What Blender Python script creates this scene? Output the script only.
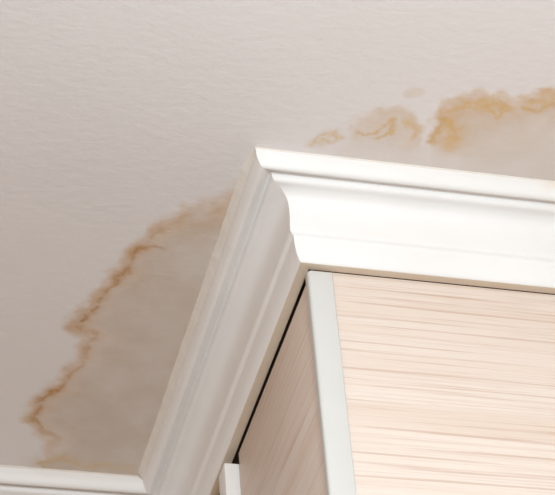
import bpy, bmesh, math
import numpy as np
from mathutils import Vector, Matrix

for o in list(bpy.data.objects):
    bpy.data.objects.remove(o, do_unlink=True)
scn = bpy.context.scene
C = scn.collection
Z0 = 2.6            # ceiling height; the room's x/y origin is the outside corner of the projecting wall

# ------------------------------------------------------------------ camera
cd = bpy.data.cameras.new('camera'); cam = bpy.data.objects.new('camera', cd); C.objects.link(cam)
cd.sensor_fit = 'HORIZONTAL'; cd.sensor_width = 36.0; cd.lens = 138.12
cR = Vector((0.96926242, -0.2363533, -0.06831891))
cU = Vector((-0.09946959, -0.63044028, 0.7698382))
cF = Vector((0.22502479, 0.73937958, 0.63457204))
M = Matrix((cR, cU, -cF)).transposed().to_4x4()
M.translation = Vector((-0.52454289, -1.61734731, Z0 - 1.46231959))
cam.matrix_world = M
cd.clip_start = 0.05
cd.dof.use_dof = True; cd.dof.focus_distance = 2.2; cd.dof.aperture_fstop = 16.0
scn.camera = cam

# ------------------------------------------------------------------ world, light, exposure
w = bpy.data.worlds.new('world'); scn.world = w; w.use_nodes = True
bg = w.node_tree.nodes['Background']
bg.inputs['Color'].default_value = (1.0, 0.79, 0.665, 1); bg.inputs['Strength'].default_value = 0.66

# one cool-white room lamp hanging in front of the projecting corner, beside the camera
lamp = bpy.data.lights.new('room_lamp', 'POINT'); lamp.energy = 73; lamp.shadow_soft_size = .22; lamp.color = (.835, .945, 1.0)
lampo = bpy.data.objects.new('room_lamp', lamp); C.objects.link(lampo); lampo.location = (-.2, -1.4, 1.9)

vs = scn.view_settings
vs.view_transform = 'Standard'; vs.look = 'None'; vs.gamma = 1.0; vs.use_curve_mapping = False
vs.exposure = 0.0

# ------------------------------------------------------------------ node helpers
class NT:
    def __init__(s, name):
        s.m = bpy.data.materials.new(name); s.m.use_nodes = True
        s.t = s.m.node_tree; s.b = s.t.nodes['Principled BSDF']
    def n(s, kind, **kw):
        x = s.t.nodes.new(kind)
        for k, v in kw.items(): setattr(x, k, v)
        return x
    def l(s, a, b): s.t.links.new(a, b)
    def val(s, sock, v):
        if hasattr(v, 'is_output'): s.l(v, sock)
        else: sock.default_value = v
    def math(s, op, a, b=0.0, clamp=False):
        x = s.n('ShaderNodeMath', operation=op, use_clamp=clamp); s.val(x.inputs[0], a); s.val(x.inputs[1], b); return x.outputs[0]
    def mix(s, f, a, b, mode='MIX'):
        x = s.n('ShaderNodeMix', data_type='RGBA', blend_type=mode); x.clamp_factor = True
        s.val(x.inputs[0], f); s.val(x.inputs[6], a); s.val(x.inputs[7], b); return x.outputs[2]
    def ramp(s, f, a, b, lo=0.0, hi=1.0):
        x = s.n('ShaderNodeMapRange', interpolation_type='SMOOTHSTEP'); s.val(x.inputs[0], f)
        x.inputs[1].default_value = a; x.inputs[2].default_value = b; x.inputs[3].default_value = lo; x.inputs[4].default_value = hi
        return x.outputs[0]
    def co(s, scale=(1, 1, 1), rot=(0, 0, 0), loc=(0, 0, 0)):
        g = s.n('ShaderNodeNewGeometry'); mp = s.n('ShaderNodeMapping')
        mp.inputs['Scale'].default_value = scale; mp.inputs['Rotation'].default_value = rot; mp.inputs['Location'].default_value = loc
        s.l(g.outputs['Position'], mp.inputs[0]); return mp.outputs[0]
    def noise(s, vec, scale, detail=3.0, rough=0.5, dist=0.0):
        x = s.n('ShaderNodeTexNoise'); s.l(vec, x.inputs['Vector'])
        x.inputs['Scale'].default_value = scale; x.inputs['Detail'].default_value = detail
        x.inputs['Roughness'].default_value = rough; x.inputs['Distortion'].default_value = dist
        return x.outputs[0]
    def bump(s, h, strength, dist):
        x = s.n('ShaderNodeBump'); x.inputs['Strength'].default_value = strength; x.inputs['Distance'].default_value = dist
        s.l(h, x.inputs['Height']); s.l(x.outputs[0], s.b.inputs['Normal'])
    def attr(s, name):
        x = s.n('ShaderNodeAttribute', attribute_name=name); return x.outputs['Fac']

def rgb(r, g, b): return (r, g, b, 1)

# ------------------------------------------------------------------ materials
# ceiling: matt white emulsion with faint roller marks; stain maps come from mesh attributes
a = NT('ceiling_paint')
v = a.co()
base = a.mix(a.noise(v, 5.0, 3), rgb(.79, .75, .735), rgb(.755, .71, .69))
mott = a.noise(v, 26.0, 5, .6)
fine = a.noise(v, 120.0, 4, .65)
damp = a.math('MULTIPLY', a.attr('damp'), a.ramp(mott, .2, .75, .72, 1.0))
c1 = a.mix(damp, base, rgb(.60, .51, .43))
halo = a.math('MULTIPLY', a.attr('halo'), a.ramp(mott, .25, .7, .6, 1.0))
c2 = a.mix(halo, c1, rgb(.60, .37, .175))
core = a.math('MULTIPLY', a.attr('core'), a.ramp(fine, .32, .62, .7, 1.0))
c3 = a.mix(core, c2, rgb(.42, .19, .045))
yel = a.math('MULTIPLY', a.attr('ochre'), a.ramp(fine, .3, .6, .4, 1.0))
c4 = a.mix(yel, c3, rgb(.66, .42, .13))
a.l(c4, a.b.inputs['Base Color'])
a.b.inputs['Roughness'].default_value = .8
a.b.inputs['Specular IOR Level'].default_value = .25
h1 = a.noise(a.co(scale=(60, 95, 60), rot=(0, 0, .25)), 1.0, 4, .6)
h2 = a.math('MULTIPLY', a.attr('core'), a.math('SUBTRACT', fine, .3))
h = a.math('ADD', h1, a.math('MULTIPLY', h2, 1.6))
a.bump(h, .25, .003)
M_CEIL = a.m

def white_paint(name, col, rough, bumpy):
    a = NT(name); v = a.co()
    c = a.mix(a.ramp(a.noise(v, 9.0, 4), .35, .7), col, tuple(x * .965 for x in col[:3]) + (1,))
    # faint ochre run-off on the cornice lip under the big stain
    d = a.n('ShaderNodeVectorMath', operation='DISTANCE'); a.l(a.co(scale=(1, 1, 1.6)), d.inputs[0])
    d.inputs[1].default_value = (.275, -.066, Z0 * 1.6)
    f = a.math('MULTIPLY', a.ramp(d.outputs['Value'], .045, .006), a.ramp(a.noise(v, 70, 3), .35, .65, 0, .55))
    c = a.mix(f, c, rgb(.80, .62, .38))
    a.l(c, a.b.inputs['Base Color']); a.b.inputs['Roughness'].default_value = rough
    a.b.inputs['Specular IOR Level'].default_value = .35
    hh = a.math('ADD', a.noise(v, 60, 4, .6), a.math('MULTIPLY', a.noise(v, 320, 2), .25))
    a.bump(hh, bumpy, .003)
    return a.m
M_CORNICE = white_paint('cornice_paint', rgb(.88, .865, .85), .45, .10)
M_TRIM = white_paint('plastic_trim', rgb(.665, .66, .635), .38, .03)

a = NT('caulk'); v = a.co()
a.l(a.mix(a.ramp(a.noise(v, 45, 4), .35, .65), rgb(.80, .75, .695), rgb(.77, .71, .64)), a.b.inputs['Base Color'])
a.b.inputs['Roughness'].default_value = .7; a.bump(a.noise(v, 150, 3), .3, .002)
M_CAULK = a.m

a = NT('tan_underside'); v = a.co()
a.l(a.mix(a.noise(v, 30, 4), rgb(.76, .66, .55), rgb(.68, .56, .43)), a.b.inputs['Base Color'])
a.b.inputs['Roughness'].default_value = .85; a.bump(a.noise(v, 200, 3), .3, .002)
M_UNDERSIDE = a.m

# bleached timber laminate, grain running level along each wall
a = NT('wood_laminate')
def grain(along, across, detail=3, dist=0.0, loc=(0, 0, 0)):
    return a.noise(a.co(scale=(along, along, across), loc=loc), 1.0, detail, .55, dist)
g1 = grain(1.2, 38.0, 4, .3)
g2 = grain(3.0, 430.0, 3, .1, (3, 1, 7))
g3 = grain(2.4, 260.0, 3, .1, (11, 5, 2))
g4 = grain(30.0, 900.0, 2, 0, (1, 9, 4))
c = a.mix(a.ramp(g1, .35, .68), rgb(.80, .705, .63), rgb(.755, .63, .535))
c = a.mix(a.math('MULTIPLY', a.ramp(g2, .50, .66), .28), c, rgb(.58, .38, .29))
c = a.mix(a.math('MULTIPLY', a.ramp(g3, .55, .64), .48), c, rgb(.52, .315, .225))
c = a.mix(a.math('MULTIPLY', a.ramp(g4, .45, .7), .15), c, rgb(.55, .42, .33))
a.l(c, a.b.inputs['Base Color']); a.b.inputs['Roughness'].default_value = .48
a.b.inputs['Specular IOR Level'].default_value = .4
a.bump(a.math('ADD', g2, a.math('MULTIPLY', g4, .5)), .10, .001)
M_WOOD = a.m

a = NT('plaster_wall'); v = a.co()
a.l(a.mix(a.noise(v, 8, 4), rgb(.34, .20, .12), rgb(.26, .15, .09)), a.b.inputs['Base Color'])  # shade of the slot above the panels is put into this dark brown
a.b.inputs['Roughness'].default_value = .9; a.bump(a.noise(v, 90, 4), .3, .003)
M_WALL = a.m

a = NT('wall_paint'); v = a.co()
a.l(a.mix(a.noise(v, 6, 4), rgb(.62, .56, .50), rgb(.58, .52, .46)), a.b.inputs['Base Color'])
a.b.inputs['Roughness'].default_value = .85; a.bump(a.noise(v, 90, 4), .2, .002)
M_PAINT = a.m

a = NT('floor_boards'); v = a.co(scale=(2, 26, 2))
a.l(a.mix(a.noise(v, 1, 4), rgb(.24, .17, .12), rgb(.18, .125, .085)), a.b.inputs['Base Color'])
a.b.inputs['Roughness'].default_value = .45
M_FLOOR = a.m

# ------------------------------------------------------------------ object helpers
def link(name, me, mat, parent=None):
    o = bpy.data.objects.new(name, me); C.objects.link(o)
    if mat: me.materials.append(mat)
    if parent: o.parent = parent
    return o
def mesh(name, verts, faces):
    me = bpy.data.meshes.new(name); me.from_pydata([tuple(p) for p in verts], [], faces)
    bm = bmesh.new(); bm.from_mesh(me); bmesh.ops.recalc_face_normals(bm, faces=bm.faces); bm.to_mesh(me); bm.free()
    return me
def smooth(me, ang):
    me.shade_smooth(); me.set_sharp_from_angle(angle=math.radians(ang))
def struct(o, label, cat):
    o['kind'] = 'structure'; o['label'] = label; o['category'] = cat; return o
def box(name, x0, x1, y0, y1, z0, z1, mat, parent=None, bev=0.0, seg=2):
    bm = bmesh.new(); bmesh.ops.create_cube(bm, size=1.0)
    for q in bm.verts:
        q.co = Vector((x0 if q.co.x < 0 else x1, y0 if q.co.y < 0 else y1, z0 if q.co.z < 0 else z1))
    if bev: bmesh.ops.bevel(bm, geom=bm.edges[:], offset=bev, segments=seg, affect='EDGES', profile=.5)
    me = bpy.data.meshes.new(name); bm.to_mesh(me); bm.free()
    if bev: smooth(me, 40)
    return link(name, me, mat, parent)

rs = np.random.RandomState(7)
def vnoise(x, y, seed, per=256):
    tab = np.random.RandomState(seed).rand(per, per)
    xi = np.floor(x).astype(int); yi = np.floor(y).astype(int); fx = x - xi; fy = y - yi
    fx = fx * fx * (3 - 2 * fx); fy = fy * fy * (3 - 2 * fy)
    g = lambda i, j: tab[(xi + i) % per, (yi + j) % per]
    return (g(0, 0) * (1 - fx) + g(1, 0) * fx) * (1 - fy) + (g(0, 1) * (1 - fx) + g(1, 1) * fx) * fy
def fbm(x, y, s, seed, octv=4, gain=.55):
    r = 0; amp = 1; tot = 0
    for k in range(octv):
        r = r + amp * vnoise(x * s + 17.3 * k, y * s + 5.1 * k, seed + k); tot += amp; amp *= gain; s *= 2.03
    return r / tot
def sst(x, a, b):
    t = np.clip((x - a) / (b - a), 0, 1); return t * t * (3 - 2 * t)

# ------------------------------------------------------------------ walls, floor
D = 0.6105                     # depth of the recess beside the projecting wall
PT = 0.012                     # panel thickness
BIG = 2.6
struct(box('floor', -BIG, BIG, -4.2, D + .1, -.06, 0, M_FLOOR), 'brown boarded floor below the stained ceiling', 'floor')
wr = struct(box('wall_right', PT, BIG, PT, PT + .10, 0, Z0, M_WALL), 'bright projecting wall clad in pale wood laminate on the right', 'wall')
wl = struct(box('wall_left', PT, PT + .10, PT + .10, D, 0, Z0, M_WALL), 'shaded side wall clad in wood laminate, running back from the outside corner', 'wall')
wb = struct(box('wall_back', -BIG, PT + .10, D, D + .1, 0, Z0, M_PAINT), 'recessed back wall behind the lower left cornice', 'wall')

HB = .1015                     # drop of the cornice below the ceiling
pr = box('wood_panel', .0006, BIG, 0, PT, .0, Z0 - .1001, M_WOOD, wr, .0006, 2)
def thing(o, label, cat):
    o['label'] = label; o['category'] = cat; return o
pr['label'] = 'pale cream wood laminate panel with level grain under the bright cornice'
YB = .332                      # batten on the side wall
pl = box('wood_panel', 0, PT, PT, YB - .0035, .0, Z0 - .1045, M_WOOD, wl, .0006, 2)
pl['label'] = 'tan shaded wood laminate panel between the white corner strip and the batten'
pl2 = box('wood_panel', 0, PT, YB + .031, D, .0, Z0 - .1045, M_WOOD, wl, .0006, 2)

# ------------------------------------------------------------------ cornices (p = projection from wall, h = drop below ceiling, mm)
prof = [(66, 0), (66.2, 2), (66.2, 7.5), (65.6, 10.5), (64.2, 13.6), (62.6, 16.6), (61.2, 18.6), (59.6, 19.6), (57.6, 19.7),
        (55, 18.0), (52.2, 15.6), (49.6, 13.4), (47.2, 12.6), (45.7, 13.6), (45.0, 17.6), (44.2, 19.4), (42.8, 20.6), (41.0, 21.0), (38.6, 20.9), (36.0, 21.0),
        (32.9, 21.6), (29.4, 23.4), (26.8, 25.9), (24.9, 29.2), (23.7, 33.4), (23.2, 39), (23.2, 46), (23.6, 54), (24.1, 61), (24.5, 67.5),
        (24.4, 70.0), (23.5, 71.6), (21.9, 72.6), (20.6, 73.7), (20.1, 75.2), (20.2, 77.2), (20.2, 82), (19.4, 87.5), (18.6, 92.2), (17.4, 95.8), (15.8, 98.8),
        (14.4, 101.2), (13.2, 102.1), (12.4, 102.2), (1.2, 99.6)]
prof = [(p / 1000, h / 1000) for p, h in prof]
NU = len(prof) - 2              # first face of the tan underside

def cornice(name, place, t0, t1, nseg, label, back):
    """place(p, h, t) -> xyz; t0(p), t1(p) are the mitred ends."""
    prof_full = prof[:-1] + [(back + .0002, .0998), (back, .0995), (back, 0.0)]
    n = len(prof_full); vs_, fs = [], []
    for k in range(nseg + 1):
        u = k / nseg
        for p, h in prof_full:
            t = t0(p) * (1 - u) + t1(p) * u
            vs_.append(place(p, h, t))
    for k in range(nseg):
        for i in range(n):
            j = (i + 1) % n
            fs.append((k * n + i, k * n + j, (k + 1) * n + j, (k + 1) * n + i))
    fs.append(tuple(range(n))); fs.append(tuple(nseg * n + i for i in range(n))[::-1])
    me = mesh(name, vs_, fs); smooth(me, 32)
    o = link(name, me, M_CORNICE); me.materials.append(M_UNDERSIDE)
    for f in me.polygons:                          # tan colour on the downward return
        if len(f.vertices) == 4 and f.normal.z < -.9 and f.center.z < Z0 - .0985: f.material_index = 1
    return struct(o, label, 'cornice')

def caulk(parent, place, t0, t1, w0, amp, seed, hh):
    """thin irregular filler bead feathering the cornice lip into the ceiling."""
    n = 160; vs_, fs = [], []
    us = np.linspace(0, 1, n + 1)
    length = abs(t1(.066) - t0(.066))
    wob = fbm(us * length, us * 0 + .3, 60, seed, 4) - .5
    for k, u in enumerate(us):
        wd = max(.0006, (w0 + amp * wob[k] * 2) * min(1, .1 + u * 14))
        for p, h in ((.0655, -.0002), (.0662 + wd, -.0002), (.0662 + wd * .9, .0006), (.0662 + wd * .45, .0018 + hh * .3), (.0663, .002 + hh), (.0655, .002 + hh)):
            vs_.append(place(p, h, t0(p) * (1 - u) + t1(p) * u))
    m = 6
    for k in range(n):
        for i in range(m):
            j = (i + 1) % m
            fs.append((k * m + i, k * m + j, (k + 1) * m + j, (k + 1) * m + i))
    fs.append(tuple(range(m))); fs.append(tuple(n * m + i for i in range(m))[::-1])
    me = mesh('caulk_bead', vs_, fs); smooth(me, 60)
    o = link('caulk_bead', me, M_CAULK, parent); o['label'] = 'cream filler smeared along the cornice lip'
    return o

pR = lambda p, h, t: (t, -p, Z0 - h)
pL = lambda p, h, t: (-p, t, Z0 - h)
pB = lambda p, h, t: (t, D - p, Z0 - h)
t1_ = cornice('trim_1', pR, lambda p: -p, lambda p: BIG, 24, 'bright white moulded cornice above the pale wood panel', .0006)
t2_ = cornice('trim_2', pL, lambda p: -p, lambda p: D - p, 12, 'shaded white moulded cornice running diagonally between the two bright ones', .0014)
t3_ = cornice('trim_3', pB, lambda p: -p, lambda p: -BIG, 24, 'bright white cornice at the lower left edge below the stain', .0006)
caulk(t2_, pL, lambda p: -p, lambda p: D - p, .0075, .0008, 31, .004)
caulk(t1_, pR, lambda p: -p, lambda p: 1.2, .0008, .0005, 41, .0)
caulk(t3_, pB, lambda p: -p - .0, lambda p: -1.2, .0012, .0008, 51, .0)

# ------------------------------------------------------------------ corner strip and batten
def strip():
    r = .0036; out = []
    x0, x1, y0 = -.004, .0229, -.0042
    out.append((x0, .0052))
    for k in range(7):
        t = math.pi + k / 6 * math.pi / 2; out.append((x0 + r + r * math.cos(t), y0 + r + r * math.sin(t)))
    r2 = .0016
    for k in range(5):
        t = 1.5 * math.pi + k / 4 * math.pi / 2; out.append((x1 - r2 + r2 * math.cos(t), y0 + r2 + r2 * math.sin(t)))
    out += [(x1, -.0002), (-.0002, -.0002), (-.0002, .0052)]
    n = len(out); zt = Z0 - HB - .0028; vs_, fs = [], []
    inset = .0008
    for z, s in ((0.0, 1), (zt - .001, 1), (zt, .94)):
        for x, y in out: vs_.append((.006 + (x - .006) * s, y * s, z))
    for k in range(2):
        for i in range(n):
            j = (i + 1) % n; fs.append((k * n + i, k * n + j, (k + 1) * n + j, (k + 1) * n + i))
    fs.append(tuple(range(n))); fs.append(tuple(2 * n + i for i in range(n)))
    me = mesh('corner_strip', vs_, fs); smooth(me, 40)
    return thing(link('corner_strip', me, M_TRIM), 'white rounded plastic corner strip between the bright and shaded wood panels', 'corner strip')
strip()
thing(box('batten', -.0165, PT - .0005, YB, YB + .030, 0, Z0 - .1165, M_CORNICE, None, .0012, 3),
       'short end of a narrow white batten under the shaded cornice at the bottom edge', 'batten')

# ------------------------------------------------------------------ ceiling with water stains
# rings traced on the ceiling plane in metres: (x, y, core strength)
LO = [(-.0400, -.0100, .0), (-.0570, -.0009, .0), (-.0738, .0245, .05), (-.0943, .0343, .10), (-.1135, .0456, .15), (-.1326, .0685, .2), (-.1492, .0947, .45), (-.1520, .1138, .9),
      (-.1606, .1323, .75), (-.1644, .1591, .7), (-.1757, .1820, .55), (-.1774, .2038, .75), (-.1901, .2275, 1.0), (-.2018, .2514, 1.0),
      (-.1888, .2680, .6), (-.1736, .2770, .45), (-.1827, .2974, .35), (-.1819, .3223, .25), (-.1915, .3550, .55), (-.2075, .3792, .7),
      (-.2179, .4029, .7), (-.2211, .4360, .6), (-.2052, .4693, .35), (-.1844, .4791, .15), (-.19, .505, .0)]
LYt = [(-.1975, .5349), (-.1818, .5261), (-.1672, .5176), (-.1550, .5246), (-.1415, .5316), (-.1161, .5281), (-.0903, .5334)]
LB = [(-.1502, .1118), (-.1420, .1088), (-.1276, .1099), (-.1102, .1141)]
RY = [(-.0148, -.0817), (-.0071, -.0845), (-.0033, -.0943), (.0070, -.1036), (.0136, -.0986), (.0070, -.0914), (-.0022, -.0822)]
RB = [(.0311, -.1046), (.0406, -.1046), (.0475, -.1104), (.0517, -.1217), (.0621, -.1264), (.0626, -.1098), (.0540, -.1023)]
RB2 = [(.0751, -.1256), (.0813, -.1296), (.0898, -.1189), (.0883, -.1095)]
RB3 = [(.0230, -.085), (.0260, -.1100), (.0289, -.1239), (.0400, -.1407), (.0585, -.1497), (.0777, -.1455), (.0915, -.1313), (.0985, -.112), (.1000, -.09)]
RO = [(.1250, -.0700), (.1156, -.1048), (.1112, -.1225), (.1075, -.1415), (.1112, -.1571), (.1210, -.1632), (.1313, -.1709), (.1482, -.1648), (.1549, -.1704),
      (.1720, -.1673), (.1878, -.1745), (.2006, -.1840), (.2163, -.1882), (.2376, -.1888), (.2652, -.1875), (.2879, -.1793), (.3079, -.1614), (.3256, -.1271), (.3494, -.0832), (.3668, -.0532)]
RO = [(x, y - .011 * (1 if y < -.15 else 0)) for x, y in RO]
RC = [(.1486, -.1634), (.1590, -.1547), (.1680, -.1502), (.1732, -.1571), (.1720, -.1673)]
RC2 = [(.1134, -.1500), (.1268, -.1582), (.1399, -.1574), (.1486, -.1634)]
RC3 = [(.1878, -.172), (.198, -.169), (.207, -.175), (.2163, -.178), (.2376, -.180)]
RC1 = [(.1156, -.1048), (.1112, -.1225), (.1085, -.1400)]
SP = [(.0616, -.1679), (.0673, -.1733), (.0753, -.1746), (.0800, -.1696)]

def pdist(X, Y, pts):
    """distance to a polyline and the interpolated third value."""
    best = np.full(X.shape, 9.0); val = np.zeros(X.shape)
    for (p, q) in zip(pts[:-1], pts[1:]):
        ax, ay = p[:2]; dx, dy = q[0] - ax, q[1] - ay
        t = np.clip(((X - ax) * dx + (Y - ay) * dy) / (dx * dx + dy * dy), 0, 1)
        d = np.hypot(X - ax - t * dx, Y - ay - t * dy); m = d < best
        best = np.where(m, d, best)
        if len(p) > 2: val = np.where(m, p[2] * (1 - t) + q[2] * t, val)
    return best, val
def inside(X, Y, poly):
    r = np.zeros(X.shape, bool); n = len(poly)
    for i in range(n):
        x1, y1 = poly[i][:2]; x2, y2 = poly[(i + 1) % n][:2]
        if y1 == y2: continue
        c_ = ((y1 > Y) != (y2 > Y)) & (X < (x2 - x1) * (Y - y1) / (y2 - y1) + x1)
        r ^= c_
    return r

st = .0016
xs = np.concatenate([[-BIG, -1.2, -.6], np.arange(-.34, .43, st), [.7, 1.3, BIG]])
ys = np.concatenate([[-4.2, -2.5, -1.2, -.5], np.arange(-.26, .60, st), [D]])
X, Y = np.meshgrid(xs, ys, indexing='ij')
wx = (fbm(X, Y, 45, 3, 4, .6) - .5) * .022; wy = (fbm(X, Y, 45, 13, 4, .6) - .5) * .024
U, V = X + wx, Y + wy
n1 = fbm(X, Y, 60, 23, 4); n2 = fbm(X, Y, 22, 29, 3); n3 = fbm(X, Y, 160, 37, 3, .7)

# left stain
polyL = LO + [(-.20, .535), (-.19, .56), (-.04, .56), (-.04, -.01)]
insL = inside(U, V, polyL); dL, wL = pdist(U, V, LO)
sL = np.where(insL, dL, -dL)
lobe = sst(V, .12, .03)                                   # the pale, wide arch by the cornice
dampL = sst(sL, .000, .030) * (.85 + .6 * (n2 - .4))
haloL = sst(sL, -.016 - .006 * lobe, -.001) * np.exp(-np.clip(sL - .004, 0, 1) / (.015 + .030 * lobe)) * (.5 + .8 * n1) * (.55 + .45 * np.clip(wL + .5 * lobe + .15, 0, 1)) * .85
coreL = np.maximum(np.exp(-((sL - .0025) / (.0016 + .0042 * n1)) ** 2) * wL ** .85 * .9 * sst(n1, .12, .6), np.exp(-((sL - .003) / .009) ** 2) * wL * .30)
d2, _ = pdist(U, V, LB); coreL = np.maximum(coreL, np.exp(-(d2 / .003) ** 2) * .55 * sst(U, -.10, -.15))
d3, _ = pdist(U, V, LYt)
ochreL = np.exp(-(d3 / .009) ** 2) * (.25 + .5 * n1) * .8
dampL = np.maximum(dampL, np.exp(-(d3 / .02) ** 2) * .35)
side = X < -.03
# right stains
def closed(p, extra): return p + extra
polyR = RO + [(.37, -.03), (.11, -.03)]
insR = inside(U, V, polyR); dR, _ = pdist(U, V, RO); sR = np.where(insR, dR, -dR)
poly3 = RB3 + [(.100, -.03), (.02, -.03)]
ins3 = inside(U, V, poly3); dB, _ = pdist(U, V, RB3); sB = np.where(ins3, dB, -dB)
dampR = np.maximum(sst(sR, 0, .03) * .48, sst(sB, 0, .03) * .34) * (.6 + .8 * n2)
haloR = np.maximum(sst(sR, -.010, .001) * np.exp(-np.clip(sR - .014, 0, 1) / .030) * .80,
                   sst(sB, -.006, .004) * np.exp(-np.clip(sB - .012, 0, 1) / .022) * .52) * (.45 + .8 * n1)
fade = sst(Y + .3 * wy, -.078, -.112)                     # rings dissolve towards the cornice
haloR = haloR * (.12 + .88 * fade)
dampR = np.maximum(dampR, sst(Y + wy, -.128, -.085) * sst(X + wx, -.02, .05) * sst(X + wx, .37, .33) * (.20 + .3 * n2))
oc = np.zeros(X.shape); co_ = np.zeros(X.shape)
for pts, wd, k in ((RB, .0032, .75), (RB2, .0034, .6), (RC, .0034, .75), (RC2, .0036, .7), (RC3, .0042, .8), (RY, .0026, .6), (RC1, .0044, .75)):
    d, _ = pdist(U, V, pts); oc = np.maximum(oc, np.exp(-(d / wd) ** 2) * k * (.35 + .9 * n3))
d, _ = pdist(U, V, RO); oc = np.maximum(oc, np.exp(-((sR - .011) / .010) ** 2) * .6 * sst(n1, .3, .6) * fade)
d, _ = pdist(U, V, RC1); co_ = np.maximum(co_, np.exp(-(d / .004) ** 2) * .32)
d, _ = pdist(U, V, RB); co_ = np.maximum(co_, np.exp(-(d / .002) ** 2) * .22)
d, _ = pdist(U, V, RC3); co_ = np.maximum(co_, np.exp(-(d / .003) ** 2) * .22)
dY, _ = pdist(U, V, RY); haloR = np.maximum(haloR, np.exp(-(dY / .006) ** 2) * .3)
dS, _ = pdist(X + wx * .4, Y + wy * .4, [(.0660, -.1705), (.0760, -.1715)]); haloS = sst(dS, .0078, .0055) * .26
sidR = ~side & (Y < .0)
damp = np.where(side, dampL, 0) + np.where(sidR, dampR, 0)
halo = np.where(side, haloL, 0) + np.where(sidR, np.maximum(haloR, haloS), 0)
core_ = np.where(side, coreL, 0) + np.where(sidR, co_, 0)
ochre = np.where(side, ochreL, 0) + np.where(sidR, oc, 0)

nx, ny = X.shape
idx = np.arange(nx * ny).reshape(nx, ny)
quads = np.stack([idx[:-1, :-1], idx[:-1, 1:], idx[1:, 1:], idx[1:, :-1]], -1).reshape(-1, 4)   # faces look down
tot = (damp + halo + core_ + ochre)
fm = tot.ravel()[quads].mean(1)
cxm = X.ravel()[quads].mean(1); cym = Y.ravel()[quads].mean(1)
zone = np.zeros(len(quads), int)
on = fm > .09
zone[on & (cxm < -.03)] = 1
zone[on & (cxm >= -.03) & (cxm < .0185)] = 2
zone[on & (cxm >= .0185)] = 3
zone[on & (np.hypot(cxm - .071, cym + .171) < .0155) & (cym < -.158)] = 4
zone[(cxm < -.30) | (cxm > .41) | (cym < -.24) | (cym > .57)] = 0

def sub(name, sel, parent=None):
    q = quads[sel]; used, inv = np.unique(q, return_inverse=True); q = inv.reshape(-1, 4)
    me = bpy.data.meshes.new(name); nv, nf = len(used), len(q)
    co = np.stack([X.ravel()[used], Y.ravel()[used], np.full(nv, Z0)], -1)
    me.vertices.add(nv); me.vertices.foreach_set('co', co.ravel())
    me.loops.add(nf * 4); me.loops.foreach_set('vertex_index', q.ravel().astype(np.int32))
    me.polygons.add(nf); me.polygons.foreach_set('loop_start', np.arange(0, nf * 4, 4, dtype=np.int32))
    me.update(calc_edges=True)
    for k, arr in (('damp', damp), ('halo', halo), ('core', core_), ('ochre', ochre)):
        at = me.attributes.new(k, 'FLOAT', 'POINT'); at.data.foreach_set('value', np.clip(arr.ravel()[used], 0, 1).astype(np.float32))
    return link(name, me, M_CEIL, parent)
ceil_ = struct(sub('ceiling', zone == 0), 'off-white painted ceiling with brown water stains along the cornices', 'ceiling')
for k, lab in ((1, 'large damp grey stain with a dark brown wavy edge beside the shaded cornice'),
               (2, 'tiny ochre stain nearest the outside corner of the cornice'),
               (3, 'orange-yellow scalloped stain along the bright cornice'),
               (4, 'small pale drip spot above the orange stain')):
    o = sub('water_stain', zone == k, ceil_); o['label'] = lab
slab = box('slab', -BIG, BIG, -4.2, D + .1, Z0 + .012, Z0 + .1, M_WALL, ceil_)
slab.name = 'ceiling_slab'
